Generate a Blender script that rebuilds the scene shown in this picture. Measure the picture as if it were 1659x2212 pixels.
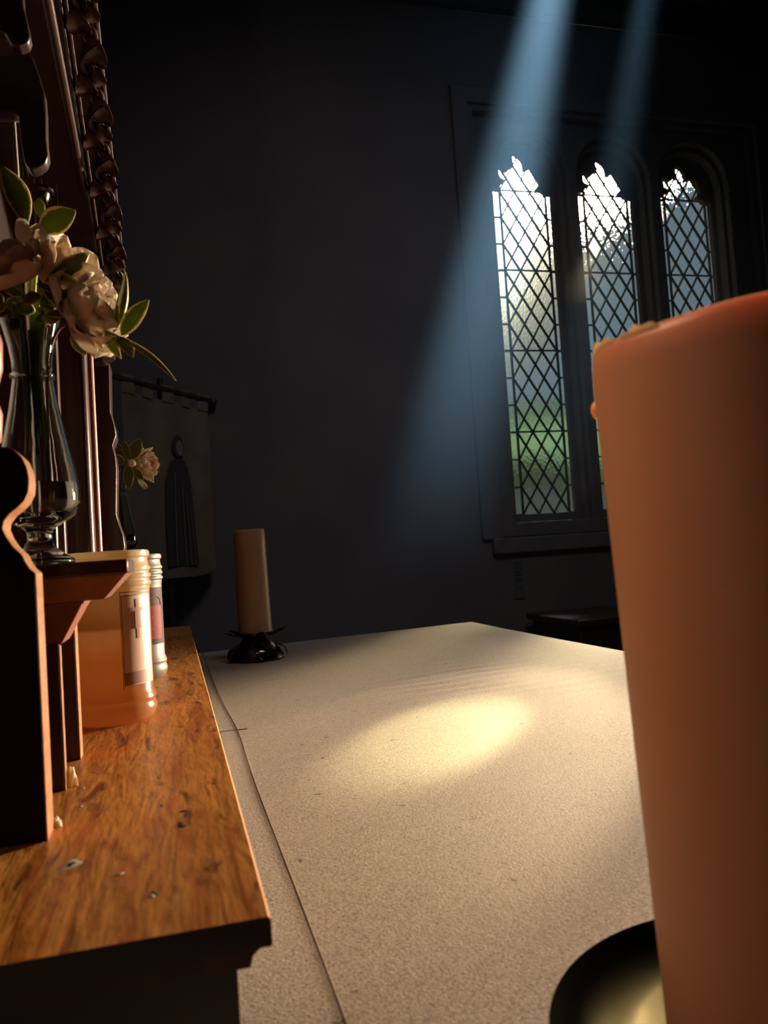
import bpy, bmesh, math, random
from mathutils import Vector, Matrix
from mathutils.geometry import tessellate_polygon
from mathutils import noise as mnoise
for o in list(bpy.data.objects): bpy.data.objects.remove(o)
C = bpy.context.scene.collection
SC = bpy.context.scene
R = math.radians
EYE = 1.21                      # all z below are relative to the eye; everything is lifted by EYE at the end

# ---------------------------------------------------------------- camera
YAW, PITCH, ROLL, FPX, W, H = R(15.0), R(2.9), R(-3.8), 1720.0, 1659, 2212
cy, sy, cp, sp = math.cos(YAW), math.sin(YAW), math.cos(PITCH), math.sin(PITCH)
cf = Vector((sy*cp, cy*cp, sp)); cr = Vector((cy, -sy, 0)); cu = cr.cross(cf)
cr, cu = math.cos(ROLL)*cr + math.sin(ROLL)*cu, -math.sin(ROLL)*cr + math.cos(ROLL)*cu
cam = bpy.data.cameras.new('camera'); camo = bpy.data.objects.new('camera', cam); C.objects.link(camo)
cam.sensor_fit = 'VERTICAL'; cam.sensor_height = 36; cam.sensor_width = 27; cam.lens = FPX/H*36
cam.clip_start = .01; cam.clip_end = 200
camo.matrix_world = Matrix(((cr.x, cu.x, -cf.x, 0), (cr.y, cu.y, -cf.y, 0), (cr.z, cu.z, -cf.z, 0), (0, 0, 0, 1)))
cam.dof.use_dof = True; cam.dof.focus_distance = 1.0; cam.dof.aperture_fstop = 13.0
SC.camera = camo
def at(x, y, Y):                # the point of the photograph's pixel at depth Y of the room
    d = cf + (x-W/2)/FPX*cr - (y-H/2)/FPX*cu
    return d*(Y/d.y)

# ---------------------------------------------------------------- light
SUN_AZ, SUN_EL = R(34.9), R(27.1)
sdir = Vector((math.sin(SUN_AZ)*math.cos(SUN_EL), math.cos(SUN_AZ)*math.cos(SUN_EL), math.sin(SUN_EL)))
def sun(name, energy, angle, col):
    l = bpy.data.lights.new(name, 'SUN'); l.energy = energy; l.angle = R(angle); l.color = col
    o = bpy.data.objects.new(name, l); C.objects.link(o); o.rotation_euler = sdir.to_track_quat('Z', 'Y').to_euler(); o.location = sdir*9
    return o
sun('sun', 46.0, 2.7, (1, .85, .42))
sun('sun_haze_aureole', 68.0, 7.0, (1, .73, .46))
def spot(name, p0, p1, energy, deg, col, blend=1, rad=.02):
    l = bpy.data.lights.new(name, 'SPOT'); l.energy = energy; l.spot_size = R(deg); l.spot_blend = blend; l.color = col; l.shadow_soft_size = rad
    o = bpy.data.objects.new(name, l); C.objects.link(o); o.location = p0
    o.rotation_euler = (Vector(p0)-Vector(p1)).to_track_quat('Z', 'Y').to_euler()
spA, spB = at(1300, -560, 3.25), at(925, 1250, 2.95)
spot('flare_streak_spot', spA, spB, 20000.0, 8.2, (.32, .62, .88), rad=.05)  # unseen spots added to stand in for lens-flare streaks
spC, spD = at(1480, -500, 3.25), at(1255, 800, 3.15)
spot('flare_streak_spot', spC, spD, 3400.0, 5.2, (.32, .62, .88), rad=.05)
def area(name, p, q, size, energy, col, spread=180):
    l = bpy.data.lights.new(name, 'AREA'); l.spread = R(spread); l.energy = energy; l.size = size; l.color = col
    o = bpy.data.objects.new(name, l); C.objects.link(o); o.location = p
    o.rotation_euler = (Vector(p)-Vector(q)).to_track_quat('Z', 'Y').to_euler()
area('overhead_fill', (-.02, .50, 1.25), (-.02, .6, 0), .25, .35, (1, .66, .40))  # added overhead fill; no lamp hangs here
area('right_fill', (4.5, 3.38, .25), (-.05, .78, -.03), .95, 36.0, (1, .78, .55), 17)  # added fill from the right for shelf and flowers; no window in this wall
spot('candle_fill', (-.10, .40, .43), (.20, .27, -.07), 5.4, 44, (1, .72, .50), 1, .06)  # added unseen spot brightening the near candle's left side
area('wall_fill', (.9, .6, 2.9), (.9, 3.5, -.1), .9, 3.2, (1, .93, .92), 75)  # added unseen area light lifting the far wall and banner

w = bpy.data.worlds.new('sky'); SC.world = w; w.use_nodes = True
nt = w.node_tree; nt.nodes.clear()
N = nt.nodes.new; L = nt.links.new
out = N('ShaderNodeOutputWorld'); bg = N('ShaderNodeBackground'); L(bg.outputs[0], out.inputs[0])
tc = N('ShaderNodeTexCoord')
glow = Vector((math.sin(R(19.0))*math.cos(R(26)), math.cos(R(19.0))*math.cos(R(26)), math.sin(R(26))))
dt = N('ShaderNodeVectorMath'); dt.operation = 'DOT_PRODUCT'; L(tc.outputs['Generated'], dt.inputs[0]); dt.inputs[1].default_value = glow
rp = N('ShaderNodeValToRGB'); L(dt.outputs['Value'], rp.inputs[0])
e = rp.color_ramp.elements
e[0].position = 0.0; e[0].color = (.065, .105, .14, 1); e[1].position = 1.0; e[1].color = (12, 10.5, 7.5, 1)
for p, c in ((.90, (.08, .13, .18, 1)), (.960, (.13, .19, .23, 1)), (.972, (.28, .28, .22, 1)), (.980, (.75, .64, .40, 1)), (.986, (2.4, 2.1, 1.4, 1)), (.991, (6, 5.4, 4, 1))):
    q = e.new(p); q.color = c
L(rp.outputs[0], bg.inputs[0]); bg.inputs[1].default_value = 4.0

vs = SC.view_settings; vs.view_transform = 'Standard'; vs.look = 'None'; vs.gamma = 1; vs.exposure = 0.0; vs.use_curve_mapping = False
SC.display_settings.display_device = 'sRGB'
cyc = SC.cycles
cyc.use_denoising = True; cyc.max_bounces = 10; cyc.diffuse_bounces = 4; cyc.glossy_bounces = 4
cyc.transmission_bounces = 8; cyc.transparent_max_bounces = 12; cyc.volume_bounces = 0
cyc.sample_clamp_indirect = 4; cyc.caustics_refractive = False; cyc.caustics_reflective = False

# ---------------------------------------------------------------- materials
def mat(name, base, rough=.6, metal=0, spec=.5, coat=0, bump=None, var=None, trans=0, emis=None, **kw):
    """base colour with optional noise variation var=(colour2, scale, stretch) and bump=(strength, scale, stretch)"""
    m = bpy.data.materials.new(name); m.use_nodes = True; t = m.node_tree
    b = t.nodes['Principled BSDF']; b.inputs['Base Color'].default_value = (*base, 1); b.inputs['Roughness'].default_value = rough
    b.inputs['Metallic'].default_value = metal; b.inputs['Specular IOR Level'].default_value = spec
    b.inputs['Coat Weight'].default_value = coat; b.inputs['Coat Roughness'].default_value = .12
    tc = t.nodes.new('ShaderNodeTexCoord')
    def nz(scale, stretch, detail=6):
        mp = t.nodes.new('ShaderNodeMapping'); mp.inputs['Scale'].default_value = stretch; t.links.new(tc.outputs['Object'], mp.inputs[0])
        n = t.nodes.new('ShaderNodeTexNoise'); n.inputs['Scale'].default_value = scale; n.inputs['Detail'].default_value = detail
        t.links.new(mp.outputs[0], n.inputs[0]); return n
    if var:
        n = nz(var[1], var[2]); r = t.nodes.new('ShaderNodeValToRGB'); t.links.new(n.outputs[0], r.inputs[0])
        r.color_ramp.elements[0].position = .35; r.color_ramp.elements[1].position = .68
        r.color_ramp.elements[0].color = (*base, 1); r.color_ramp.elements[1].color = (*var[0], 1)
        t.links.new(r.outputs[0], b.inputs['Base Color'])
    if bump:
        n = nz(bump[1], bump[2]); bp = t.nodes.new('ShaderNodeBump'); bp.inputs['Strength'].default_value = bump[0]; bp.inputs['Distance'].default_value = kw.get('dist', .001)
        t.links.new(n.outputs[0], bp.inputs['Height']); t.links.new(bp.outputs[0], b.inputs['Normal'])
    if trans:
        tr = t.nodes.new('ShaderNodeBsdfTranslucent'); mx = t.nodes.new('ShaderNodeMixShader'); mx.inputs[0].default_value = trans
        tr.inputs[0].default_value = (*kw.get('tcol', base), 1)
        if var and 'tcol' not in kw: t.links.new(r.outputs[0], tr.inputs[0])
        t.links.new(b.outputs[0], mx.inputs[1]); t.links.new(tr.outputs[0], mx.inputs[2]); t.links.new(mx.outputs[0], t.nodes['Material Output'].inputs[0])
    if kw.get('sss'):
        b.inputs['Subsurface Weight'].default_value = kw['sss']; b.inputs['Subsurface Radius'].default_value = kw.get('srad', (1, .4, .15)); b.inputs['Subsurface Scale'].default_value = kw.get('sscale', .02)
    return m
one = (1, 1, 1)
M = {}
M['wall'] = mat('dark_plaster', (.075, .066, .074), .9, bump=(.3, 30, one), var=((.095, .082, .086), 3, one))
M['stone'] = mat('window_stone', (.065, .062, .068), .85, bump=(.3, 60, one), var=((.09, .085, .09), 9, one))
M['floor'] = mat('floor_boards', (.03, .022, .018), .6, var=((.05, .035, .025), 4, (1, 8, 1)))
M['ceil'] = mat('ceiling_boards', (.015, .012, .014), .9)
M['lead'] = mat('lead_came', (.012, .012, .014), .6, metal=.4)
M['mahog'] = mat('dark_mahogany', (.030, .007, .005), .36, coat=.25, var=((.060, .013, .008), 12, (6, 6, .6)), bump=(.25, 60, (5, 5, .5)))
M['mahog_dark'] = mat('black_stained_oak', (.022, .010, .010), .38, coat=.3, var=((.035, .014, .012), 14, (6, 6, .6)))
M['black_wood'] = mat('blackened_wood', (.008, .004, .005), .6, spec=.2, var=((.014, .006, .006), 20, (6, 6, .6)))
M['edgewood'] = mat('sunlit_wood_edge', (.48, .24, .11), .4, coat=.4, var=((.36, .15, .06), 25, (2, 2, 8)))  # brighter wood colour with the sunlight on board fronts put into it
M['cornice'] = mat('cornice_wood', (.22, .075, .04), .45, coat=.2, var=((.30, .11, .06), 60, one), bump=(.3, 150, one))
M['brass'] = mat('polished_brass', (.20, .17, .08), .12, metal=1, bump=(.05, 40, one))
M['darkmetal'] = mat('dark_bronze', (.06, .055, .045), .3, metal=1)
M['white_speck'] = mat('dried_wax', (.75, .66, .55), .5, sss=.2)
M['stem'] = mat('green_stem', (.34, .40, .07), .5, trans=.3)
M['twig'] = mat('brown_twig', (.12, .04, .02), .6)
M['petal'] = mat('cream_petal', (.92, .82, .66), .55, trans=.38, var=((.86, .68, .48), 30, one))
M['petal_white'] = mat('white_petal', (.94, .89, .76), .55, trans=.38, var=((.84, .70, .55), 40, one))
M['banner'] = mat('banner_linen', (.16, .13, .09), .95, var=((.12, .09, .065), 6, one), bump=(.3, 300, one))
M['banner_dark'] = mat('banner_dark_cloth', (.035, .03, .035), .95)
M['skin_applique'] = mat('banner_pale_applique', (.19, .14, .11), .95)
M['sign'] = mat('sign_plate', (.075, .08, .085), .5)
M['sign_ink'] = mat('sign_print', (.03, .03, .035), .6)
M['red_label'] = mat('dark_red_label', (.06, .006, .010), .6, spec=.2)
M['red_print'] = mat('red_print', (.34, .03, .02), .6, spec=.2, var=((.20, .02, .02), 220, one))
M['grey_band'] = mat('grey_cream_band', (.24, .20, .16), .45)
M['print'] = mat('faded_brown_print', (.28, .14, .09), .5)
M['print_line'] = mat('dark_label_line', (.10, .05, .035), .5)
M['label'] = mat('pale_label', (.66, .45, .33), .35, var=((.58, .36, .25), 40, (1, 1, .6)), coat=.3)
M['hedge'] = mat('hedge_leaves', (.075, .15, .115), .8, trans=.4, var=((.07, .15, .10), 3, one))
M['garden_stone'] = mat('garden_stone', (.30, .40, .47), .9, var=((.14, .2, .26), 3, one))
M['seam'] = mat('seam_thread', (.20, .14, .10), .8)
M['wax_lip'] = mat('thin_wax_lip', (.95, .80, .52), .3, trans=.75)
M['lawn'] = mat('lawn', (.10, .14, .12), .9, var=((.07, .12, .10), 2, one))

def wood_top():
    m = bpy.data.materials.new('varnished_pine'); m.use_nodes = True; t = m.node_tree; b = t.nodes['Principled BSDF']
    tc = t.nodes.new('ShaderNodeTexCoord'); O = tc.outputs['Object']
    def nz(scale, st, detail=6, dist=0):
        mp = t.nodes.new('ShaderNodeMapping'); mp.inputs['Scale'].default_value = st; t.links.new(O, mp.inputs[0])
        n = t.nodes.new('ShaderNodeTexNoise'); n.inputs['Scale'].default_value = scale; n.inputs['Detail'].default_value = detail; n.inputs['Distortion'].default_value = dist
        t.links.new(mp.outputs[0], n.inputs[0]); return n.outputs[0]
    def ramp(s, els):
        r = t.nodes.new('ShaderNodeValToRGB'); t.links.new(s, r.inputs[0]); e = r.color_ramp.elements
        e[0].position, e[0].color = els[0][0], (*els[0][1], 1); e[1].position, e[1].color = els[-1][0], (*els[-1][1], 1)
        for p, c in els[1:-1]: q = e.new(p); q.color = (*c, 1)
        return r.outputs[0]
    def mix(a, bb, f, mode='MIX'):
        x = t.nodes.new('ShaderNodeMix'); x.data_type = 'RGBA'; x.blend_type = mode
        t.links.new(f, x.inputs['Factor']) if not isinstance(f, float) else setattr(x.inputs['Factor'], 'default_value', f)
        t.links.new(a, x.inputs[6]); t.links.new(bb, x.inputs[7]) if not isinstance(bb, tuple) else setattr(x.inputs[7], 'default_value', (*bb, 1))
        return x.outputs[2]
    g = ramp(nz(55, (1, .09, 1), 8, 1.2), [(.3, (.78, .28, .035)), (.5, (.92, .40, .07)), (.62, (.66, .20, .025)), (.75, (.40, .10, .015))])
    sc = ramp(nz(150, (.5, .12, 1), 4, .6), [(.60, (0, 0, 0)), (.68, (1, 1, 1))])
    c = mix(g, (.20, .05, .012), sc)
    sp_ = ramp(nz(60, (1, .5, 1), 3, .5), [(.68, (0, 0, 0)), (.74, (.7, .7, .7))])
    c = mix(c, (.72, .48, .28), sp_)
    big = ramp(nz(9, (1, .5, 1), 3), [(.35, (0, 0, 0)), (.75, (.45, .45, .45))])
    c = mix(c, (.30, .09, .03), big)
    fine = ramp(nz(420, (1, .10, 1), 4, .3), [(.50, (0, 0, 0)), (.66, (.55, .55, .55))])
    c = mix(c, (.42, .11, .015), fine)
    t.links.new(c, b.inputs['Base Color'])
    b.inputs['Roughness'].default_value = .42; b.inputs['Coat Weight'].default_value = .2; b.inputs['Coat Roughness'].default_value = .3
    bp = t.nodes.new('ShaderNodeBump'); bp.inputs['Strength'].default_value = .55; bp.inputs['Distance'].default_value = .0012
    a = t.nodes.new('ShaderNodeMath'); a.operation = 'ADD'; t.links.new(nz(90, (1, .14, 1), 8, .8), a.inputs[0]); t.links.new(nz(160, (.6, .3, 1), 5), a.inputs[1])
    t.links.new(a.outputs[0], bp.inputs['Height']); t.links.new(bp.outputs[0], b.inputs['Normal'])
    return m
M['pine'] = wood_top()

def cloth_mat():
    m = bpy.data.materials.new('altar_linen'); m.use_nodes = True; t = m.node_tree; b = t.nodes['Principled BSDF']
    tc = t.nodes.new('ShaderNodeTexCoord'); O = tc.outputs['Object']
    def nz(scale, st=(1, 1, 1), detail=4):
        mp = t.nodes.new('ShaderNodeMapping'); mp.inputs['Scale'].default_value = st; t.links.new(O, mp.inputs[0])
        n = t.nodes.new('ShaderNodeTexNoise'); n.inputs['Scale'].default_value = scale; n.inputs['Detail'].default_value = detail
        t.links.new(mp.outputs[0], n.inputs[0]); return n.outputs[0]
    r = t.nodes.new('ShaderNodeValToRGB'); t.links.new(nz(560), r.inputs[0])
    e = r.color_ramp.elements; e[0].position = .33; e[0].color = (.24, .18, .14, 1); e[1].position = .66; e[1].color = (.66, .55, .44, 1)
    q = e.new(.45); q.color = (.44, .35, .28, 1)
    r2 = t.nodes.new('ShaderNodeValToRGB'); t.links.new(nz(75, (1, 1, 1), 2), r2.inputs[0])
    e = r2.color_ramp.elements; e[0].position = .24; e[0].color = (.18, .12, .09, 1); e[1].position = .29; e[1].color = (1, 1, 1, 1)
    x = t.nodes.new('ShaderNodeMix'); x.data_type = 'RGBA'; x.blend_type = 'MULTIPLY'; x.inputs['Factor'].default_value = 1
    t.links.new(r.outputs[0], x.inputs[6]); t.links.new(r2.outputs[0], x.inputs[7]); t.links.new(x.outputs[2], b.inputs['Base Color'])
    b.inputs['Roughness'].default_value = .5; b.inputs['Sheen Weight'].default_value = .15
    bp = t.nodes.new('ShaderNodeBump'); bp.inputs['Strength'].default_value = .7; bp.inputs['Distance'].default_value = .00045
    a = t.nodes.new('ShaderNodeMath'); a.operation = 'ADD'; t.links.new(nz(900), a.inputs[0]); t.links.new(nz(480, (1, 1, 1), 6), a.inputs[1])
    t.links.new(a.outputs[0], bp.inputs['Height']); t.links.new(bp.outputs[0], b.inputs['Normal'])
    return m
M['cloth'] = cloth_mat()

def glass_pane(name, T, Rf, clear=False):
    m = bpy.data.materials.new(name); m.use_nodes = True; t = m.node_tree; t.nodes.remove(t.nodes['Principled BSDF'])
    o = t.nodes['Material Output']; tr = t.nodes.new('ShaderNodeBsdfTransparent'); tr.inputs[0].default_value = (T, T, T, 1)
    if clear: t.links.new(tr.outputs[0], o.inputs[0]); return m
    rf = t.nodes.new('ShaderNodeBsdfRefraction'); rf.inputs['Color'].default_value = (*Rf, 1); rf.inputs['Roughness'].default_value = .14; rf.inputs['IOR'].default_value = 1.06
    tc = t.nodes.new('ShaderNodeTexCoord'); mp = t.nodes.new('ShaderNodeMapping'); mp.inputs['Scale'].default_value = (1, 1, .45); t.links.new(tc.outputs['Object'], mp.inputs[0])
    n = t.nodes.new('ShaderNodeTexNoise'); n.inputs['Scale'].default_value = 130; n.inputs['Detail'].default_value = 3; t.links.new(mp.outputs[0], n.inputs[0])
    bp = t.nodes.new('ShaderNodeBump'); bp.inputs['Strength'].default_value = 1; bp.inputs['Distance'].default_value = .009; t.links.new(n.outputs[0], bp.inputs['Height']); t.links.new(bp.outputs[0], rf.inputs['Normal'])
    tl = t.nodes.new('ShaderNodeBsdfTranslucent'); tl.inputs[0].default_value = (.0012, .0014, .0015, 1)
    a = t.nodes.new('ShaderNodeAddShader'); b = t.nodes.new('ShaderNodeAddShader')
    t.links.new(tr.outputs[0], a.inputs[0]); t.links.new(rf.outputs[0], a.inputs[1]); t.links.new(a.outputs[0], b.inputs[0]); t.links.new(tl.outputs[0], b.inputs[1]); t.links.new(b.outputs[0], o.inputs[0])
    return m
M['rolled_glass'] = glass_pane('rolled_glass', .025, (.155, .178, .19))
M['clear_glass'] = glass_pane('clear_glass', .97, None, True)
def clear_solid(name, tint=(1, 1, 1)):
    m = bpy.data.materials.new(name); m.use_nodes = True; t = m.node_tree; t.nodes.remove(t.nodes['Principled BSDF'])
    o = t.nodes['Material Output']; g = t.nodes.new('ShaderNodeBsdfGlass'); g.inputs['IOR'].default_value = 1.47; g.inputs['Roughness'].default_value = .0; g.inputs['Color'].default_value = (*tint, 1)
    t.links.new(g.outputs[0], o.inputs[0]); return m
M['vase_glass'] = clear_solid('vase_glass', (.93, .95, .93))
M['water'] = clear_solid('vase_water', (.97, .97, .95)); M['water'].node_tree.nodes['Glass BSDF'].inputs['IOR'].default_value = 1.33

def wax(name, col, rad, scale, z=None):
    m = mat(name, col, .42, sss=1.0, srad=rad, sscale=scale, bump=(.25, 25, one), dist=.001)
    return m
M['wax_near'] = wax('amber_candle_wax', (.60, .27, .13), (1, .42, .18), .012)
M['wax_far'] = wax('cream_candle_wax', (.40, .27, .155), (1, .5, .2), .02)

def jar_mat():          # milky jar, the wax filling it to about half its height
    m = mat('milky_jar', (.80, .66, .50), .22, coat=.8, trans=.6)
    t = m.node_tree; tc = t.nodes.new('ShaderNodeTexCoord'); s = t.nodes.new('ShaderNodeSeparateXYZ'); t.links.new(tc.outputs['Object'], s.inputs[0])
    r = t.nodes.new('ShaderNodeValToRGB'); mr = t.nodes.new('ShaderNodeMapRange'); mr.inputs[1].default_value = 0; mr.inputs[2].default_value = .16
    t.links.new(s.outputs['Z'], mr.inputs[0]); t.links.new(mr.outputs[0], r.inputs[0]); e = r.color_ramp.elements
    e[0].position = .36; e[0].color = (.60, .31, .13, 1); e[1].position = .66; e[1].color = (.86, .74, .54, 1)
    t.links.new(r.outputs[0], t.nodes['Principled BSDF'].inputs['Base Color']); t.links.new(r.outputs[0], t.nodes['Translucent BSDF'].inputs[0])
    return m
M['jar'] = jar_mat()

def leaf_mat():
    m = bpy.data.materials.new('variegated_leaf'); m.use_nodes = True; t = m.node_tree; b = t.nodes['Principled BSDF']; b.inputs['Roughness'].default_value = .4
    at_ = t.nodes.new('ShaderNodeAttribute'); at_.attribute_name = 'margin'
    tc = t.nodes.new('ShaderNodeTexCoord'); n = t.nodes.new('ShaderNodeTexNoise'); n.inputs['Scale'].default_value = 260; n.inputs['Detail'].default_value = 3; t.links.new(tc.outputs['Object'], n.inputs[0])
    ma = t.nodes.new('ShaderNodeMath'); ma.operation = 'MULTIPLY_ADD'; t.links.new(n.outputs[0], ma.inputs[0]); ma.inputs[1].default_value = .5; t.links.new(at_.outputs['Fac'], ma.inputs[2])
    r = t.nodes.new('ShaderNodeValToRGB'); t.links.new(ma.outputs[0], r.inputs[0]); e = r.color_ramp.elements
    e[0].position = .78; e[0].color = (.16, .20, .03, 1); e[1].position = .86; e[1].color = (.80, .64, .32, 1)
    q = e.new(0); q.color = (.20, .25, .035, 1)
    t.links.new(r.outputs[0], b.inputs['Base Color'])
    tr = t.nodes.new('ShaderNodeBsdfTranslucent'); t.links.new(r.outputs[0], tr.inputs[0]); mx = t.nodes.new('ShaderNodeMixShader'); mx.inputs[0].default_value = .4
    t.links.new(b.outputs[0], mx.inputs[1]); t.links.new(tr.outputs[0], mx.inputs[2]); t.links.new(mx.outputs[0], t.nodes['Material Output'].inputs[0])
    return m
M['leaf'] = leaf_mat()

# ---------------------------------------------------------------- mesh helpers
class MB:
    def __init__(s): s.v = []; s.f = []; s.attr = []
    def add(s, vs, fs):
        k = len(s.v); s.v += [tuple(p) for p in vs]; s.f += [tuple(i+k for i in f) for f in fs]; return s
    def box(s, x0, x1, y0, y1, z0, z1):
        return s.add([(x0,y0,z0),(x1,y0,z0),(x1,y1,z0),(x0,y1,z0),(x0,y0,z1),(x1,y0,z1),(x1,y1,z1),(x0,y1,z1)],
                     [(0,3,2,1),(4,5,6,7),(0,1,5,4),(1,2,6,5),(2,3,7,6),(3,0,4,7)])
    def hexa(s, p):      # 8 corners, bottom four then top four
        return s.add(p, [(0,3,2,1),(4,5,6,7),(0,1,5,4),(1,2,6,5),(2,3,7,6),(3,0,4,7)])
    def plate(s, loops, fn0, fn1):     # loops of 2D points, outer first; fn maps (a, b) to 3D for each side
        tris = tessellate_polygon([[Vector((a, b, 0)) for a, b in l] for l in loops])
        pts = [p for l in loops for p in l]; n = len(pts)
        if fn1 is None: return s.add([fn0(*p) for p in pts], [tuple(t) for t in tris])
        fs = [tuple(t) for t in tris] + [tuple(i+n for i in reversed(t)) for t in tris]
        k = 0
        for l in loops:
            m = len(l)
            for i in range(m): j = (i+1) % m; fs.append((k+i, k+i+n, k+j+n, k+j))
            k += m
        return s.add([fn0(*p) for p in pts] + [fn1(*p) for p in pts], fs)
    def prism_y(s, poly, y0, y1): return s.plate([poly], lambda a, b: (a, y0, b), lambda a, b: (a, y1, b))
    def lathe(s, prof, seg=48, c=(0, 0, 0), cap=True, wob=None):
        vs = []; 
        for i, (r, z) in enumerate(prof):
            for k in range(seg):
                a = 2*math.pi*k/seg; dz = wob(a, r, z) if wob else 0
                vs.append((c[0]+r*math.cos(a), c[1]+r*math.sin(a), c[2]+z+dz))
        fs = [(i*seg+k, i*seg+(k+1) % seg, (i+1)*seg+(k+1) % seg, (i+1)*seg+k) for i in range(len(prof)-1) for k in range(seg)]
        if cap: fs.append(tuple(range(seg-1, -1, -1))); fs.append(tuple((len(prof)-1)*seg+k for k in range(seg)))
        return s.add(vs, fs)
    def tube(s, pts, rad, seg=8):
        pts = [Vector(p) for p in pts]; n = len(pts); vs = []
        rs = rad if isinstance(rad, (list, tuple)) else [rad]*n
        for i, p in enumerate(pts):
            d = (pts[min(i+1, n-1)]-pts[max(i-1, 0)]).normalized(); u = d.orthogonal().normalized() if i == 0 else (u-d*u.dot(d)).normalized(); v = d.cross(u)
            for k in range(seg): a = 2*math.pi*k/seg; vs.append(p+rs[i]*(u*math.cos(a)+v*math.sin(a)))
        fs = [(i*seg+k, i*seg+(k+1) % seg, (i+1)*seg+(k+1) % seg, (i+1)*seg+k) for i in range(n-1) for k in range(seg)]
        fs.append(tuple(range(seg-1, -1, -1))); fs.append(tuple((n-1)*seg+k for k in range(seg)))
        return s.add(vs, fs)
    def blade(s, base, tip, width, nrm, bend=0., cup=0., ruf=0., nu=12, nv=7, shape=1.0, blunt=0, seed=0, thick=.0004):
        base, tip, nrm = Vector(base), Vector(tip), Vector(nrm)
        ax = tip-base; Ln = ax.length; ax.normalize(); side = ax.cross(nrm).normalized(); nr = side.cross(ax).normalized()
        rnd = random.Random(seed); ph = rnd.random()*6; top = []; mg = []
        for i in range(nu+1):
            t = i/nu; wd = width*.5*max(.03, math.sin(math.pi*t**shape))**(.75 if not blunt else .5)
            if blunt and t > .6: wd = max(wd, width*.5*math.sqrt(max(0, 1-((t-.6)/.4)**2))*.98 + .0002)
            for j in range(nv):
                q = 2*j/(nv-1)-1
                p = base+ax*Ln*t+side*wd*q+nr*(bend*Ln*math.sin(math.pi*t*.9)*1.0+cup*wd*q*q+ruf*width*math.sin(7*t+ph+3*q)*abs(q)*t)
                top.append(p); mg.append(max(abs(q)**1.4*.78, (t-.86)*4 if t > .86 else 0))
        n = len(top); fs = []
        for i in range(nu):
            for j in range(nv-1):
                a = i*nv+j; fs.append((a, a+1, a+nv+1, a+nv)); fs.append((n+a, n+a+nv, n+a+nv+1, n+a+1))
        rim = [j for j in range(nv)] + [i*nv+nv-1 for i in range(1, nu+1)] + [nu*nv+j for j in range(nv-2, -1, -1)] + [i*nv for i in range(nu-1, 0, -1)]
        for i in range(len(rim)): a, b = rim[i], rim[(i+1) % len(rim)]; fs.append((a, a+n, b+n, b))
        s.attr += [0]*(len(s.v)-len(s.attr)); s.attr += mg+mg
        return s.add(top+[p-nr*thick for p in top], fs)
    def build(s, name, m, parent=None, smooth=True, loc=(0, 0, 0), bevel=0, angle=40, sub=0):
        me = bpy.data.meshes.new(name); me.from_pydata([tuple(Vector(p)-Vector(loc)) for p in s.v], [], s.f); me.update()
        bm = bmesh.new(); bm.from_mesh(me); bmesh.ops.recalc_face_normals(bm, faces=bm.faces); bm.to_mesh(me); bm.free()
        if s.attr:
            a = me.attributes.new('margin', 'FLOAT', 'POINT'); a.data.foreach_set('value', (s.attr+[0]*len(s.v))[:len(s.v)])
        if smooth: me.shade_smooth(); me.set_sharp_from_angle(angle=R(angle))
        o = bpy.data.objects.new(name, me); C.objects.link(o); me.materials.append(M[m] if isinstance(m, str) else m)
        o.location = loc
        if parent: o.parent = parent; o.location = Vector(loc)-parent.location if True else loc
        if parent and parent.parent: o.location = Vector(loc)-parent.location-parent.parent.location
        if bevel: b = o.modifiers.new('b', 'BEVEL'); b.width = bevel; b.segments = 2; b.limit_method = 'ANGLE'
        if sub: b = o.modifiers.new('s', 'SUBSURF'); b.levels = sub; b.render_levels = sub
        return o
def tag(o, label, cat, group=None, kind=None):
    if label: o['label'] = label
    if cat: o['category'] = cat
    if group: o['group'] = group
    if kind: o['kind'] = kind
    return o
def thing(name, label, cat, loc=(0, 0, 0), group=None):
    o = bpy.data.objects.new(name, None); C.objects.link(o); o.location = loc; o.empty_display_size = .02
    return tag(o, label, cat, group)
def struct(o): o['kind'] = 'structure'; return o

# ---------------------------------------------------------------- room shell
YW = 3.47; XL, XR, YB, ZF, ZC = -.45, 4.6, -3.0, -1.21, 4.9
OX0, OX1, OZ0, OZ1 = 1.50, 3.07, .03, 2.10           # opening of the three-light window
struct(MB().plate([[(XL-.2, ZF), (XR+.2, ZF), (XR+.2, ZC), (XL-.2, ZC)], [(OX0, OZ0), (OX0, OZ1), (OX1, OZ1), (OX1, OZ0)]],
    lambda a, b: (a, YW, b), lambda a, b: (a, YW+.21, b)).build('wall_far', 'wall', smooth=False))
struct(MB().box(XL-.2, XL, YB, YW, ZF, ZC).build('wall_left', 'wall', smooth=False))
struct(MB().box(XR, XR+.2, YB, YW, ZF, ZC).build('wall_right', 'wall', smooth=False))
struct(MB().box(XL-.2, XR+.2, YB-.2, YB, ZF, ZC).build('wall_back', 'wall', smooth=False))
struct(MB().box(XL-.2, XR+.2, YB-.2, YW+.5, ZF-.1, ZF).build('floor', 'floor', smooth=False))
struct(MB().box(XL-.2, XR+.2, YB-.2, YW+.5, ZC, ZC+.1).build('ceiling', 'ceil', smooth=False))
zt = at(1400, 72, YW).z
struct(MB().box(XL, XR, YW-.05, YW, zt, zt+.09).box(XL, XR, YW-.08, YW, zt+.09, zt+.12).build('trim_1', 'ceil', bevel=.004))
struct(MB().box(OX0-.06, OX1+.06, YW-.03, YW+.06, OZ0-.075, OZ0).build('trim_2', 'stone', bevel=.008))     # sill

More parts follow.
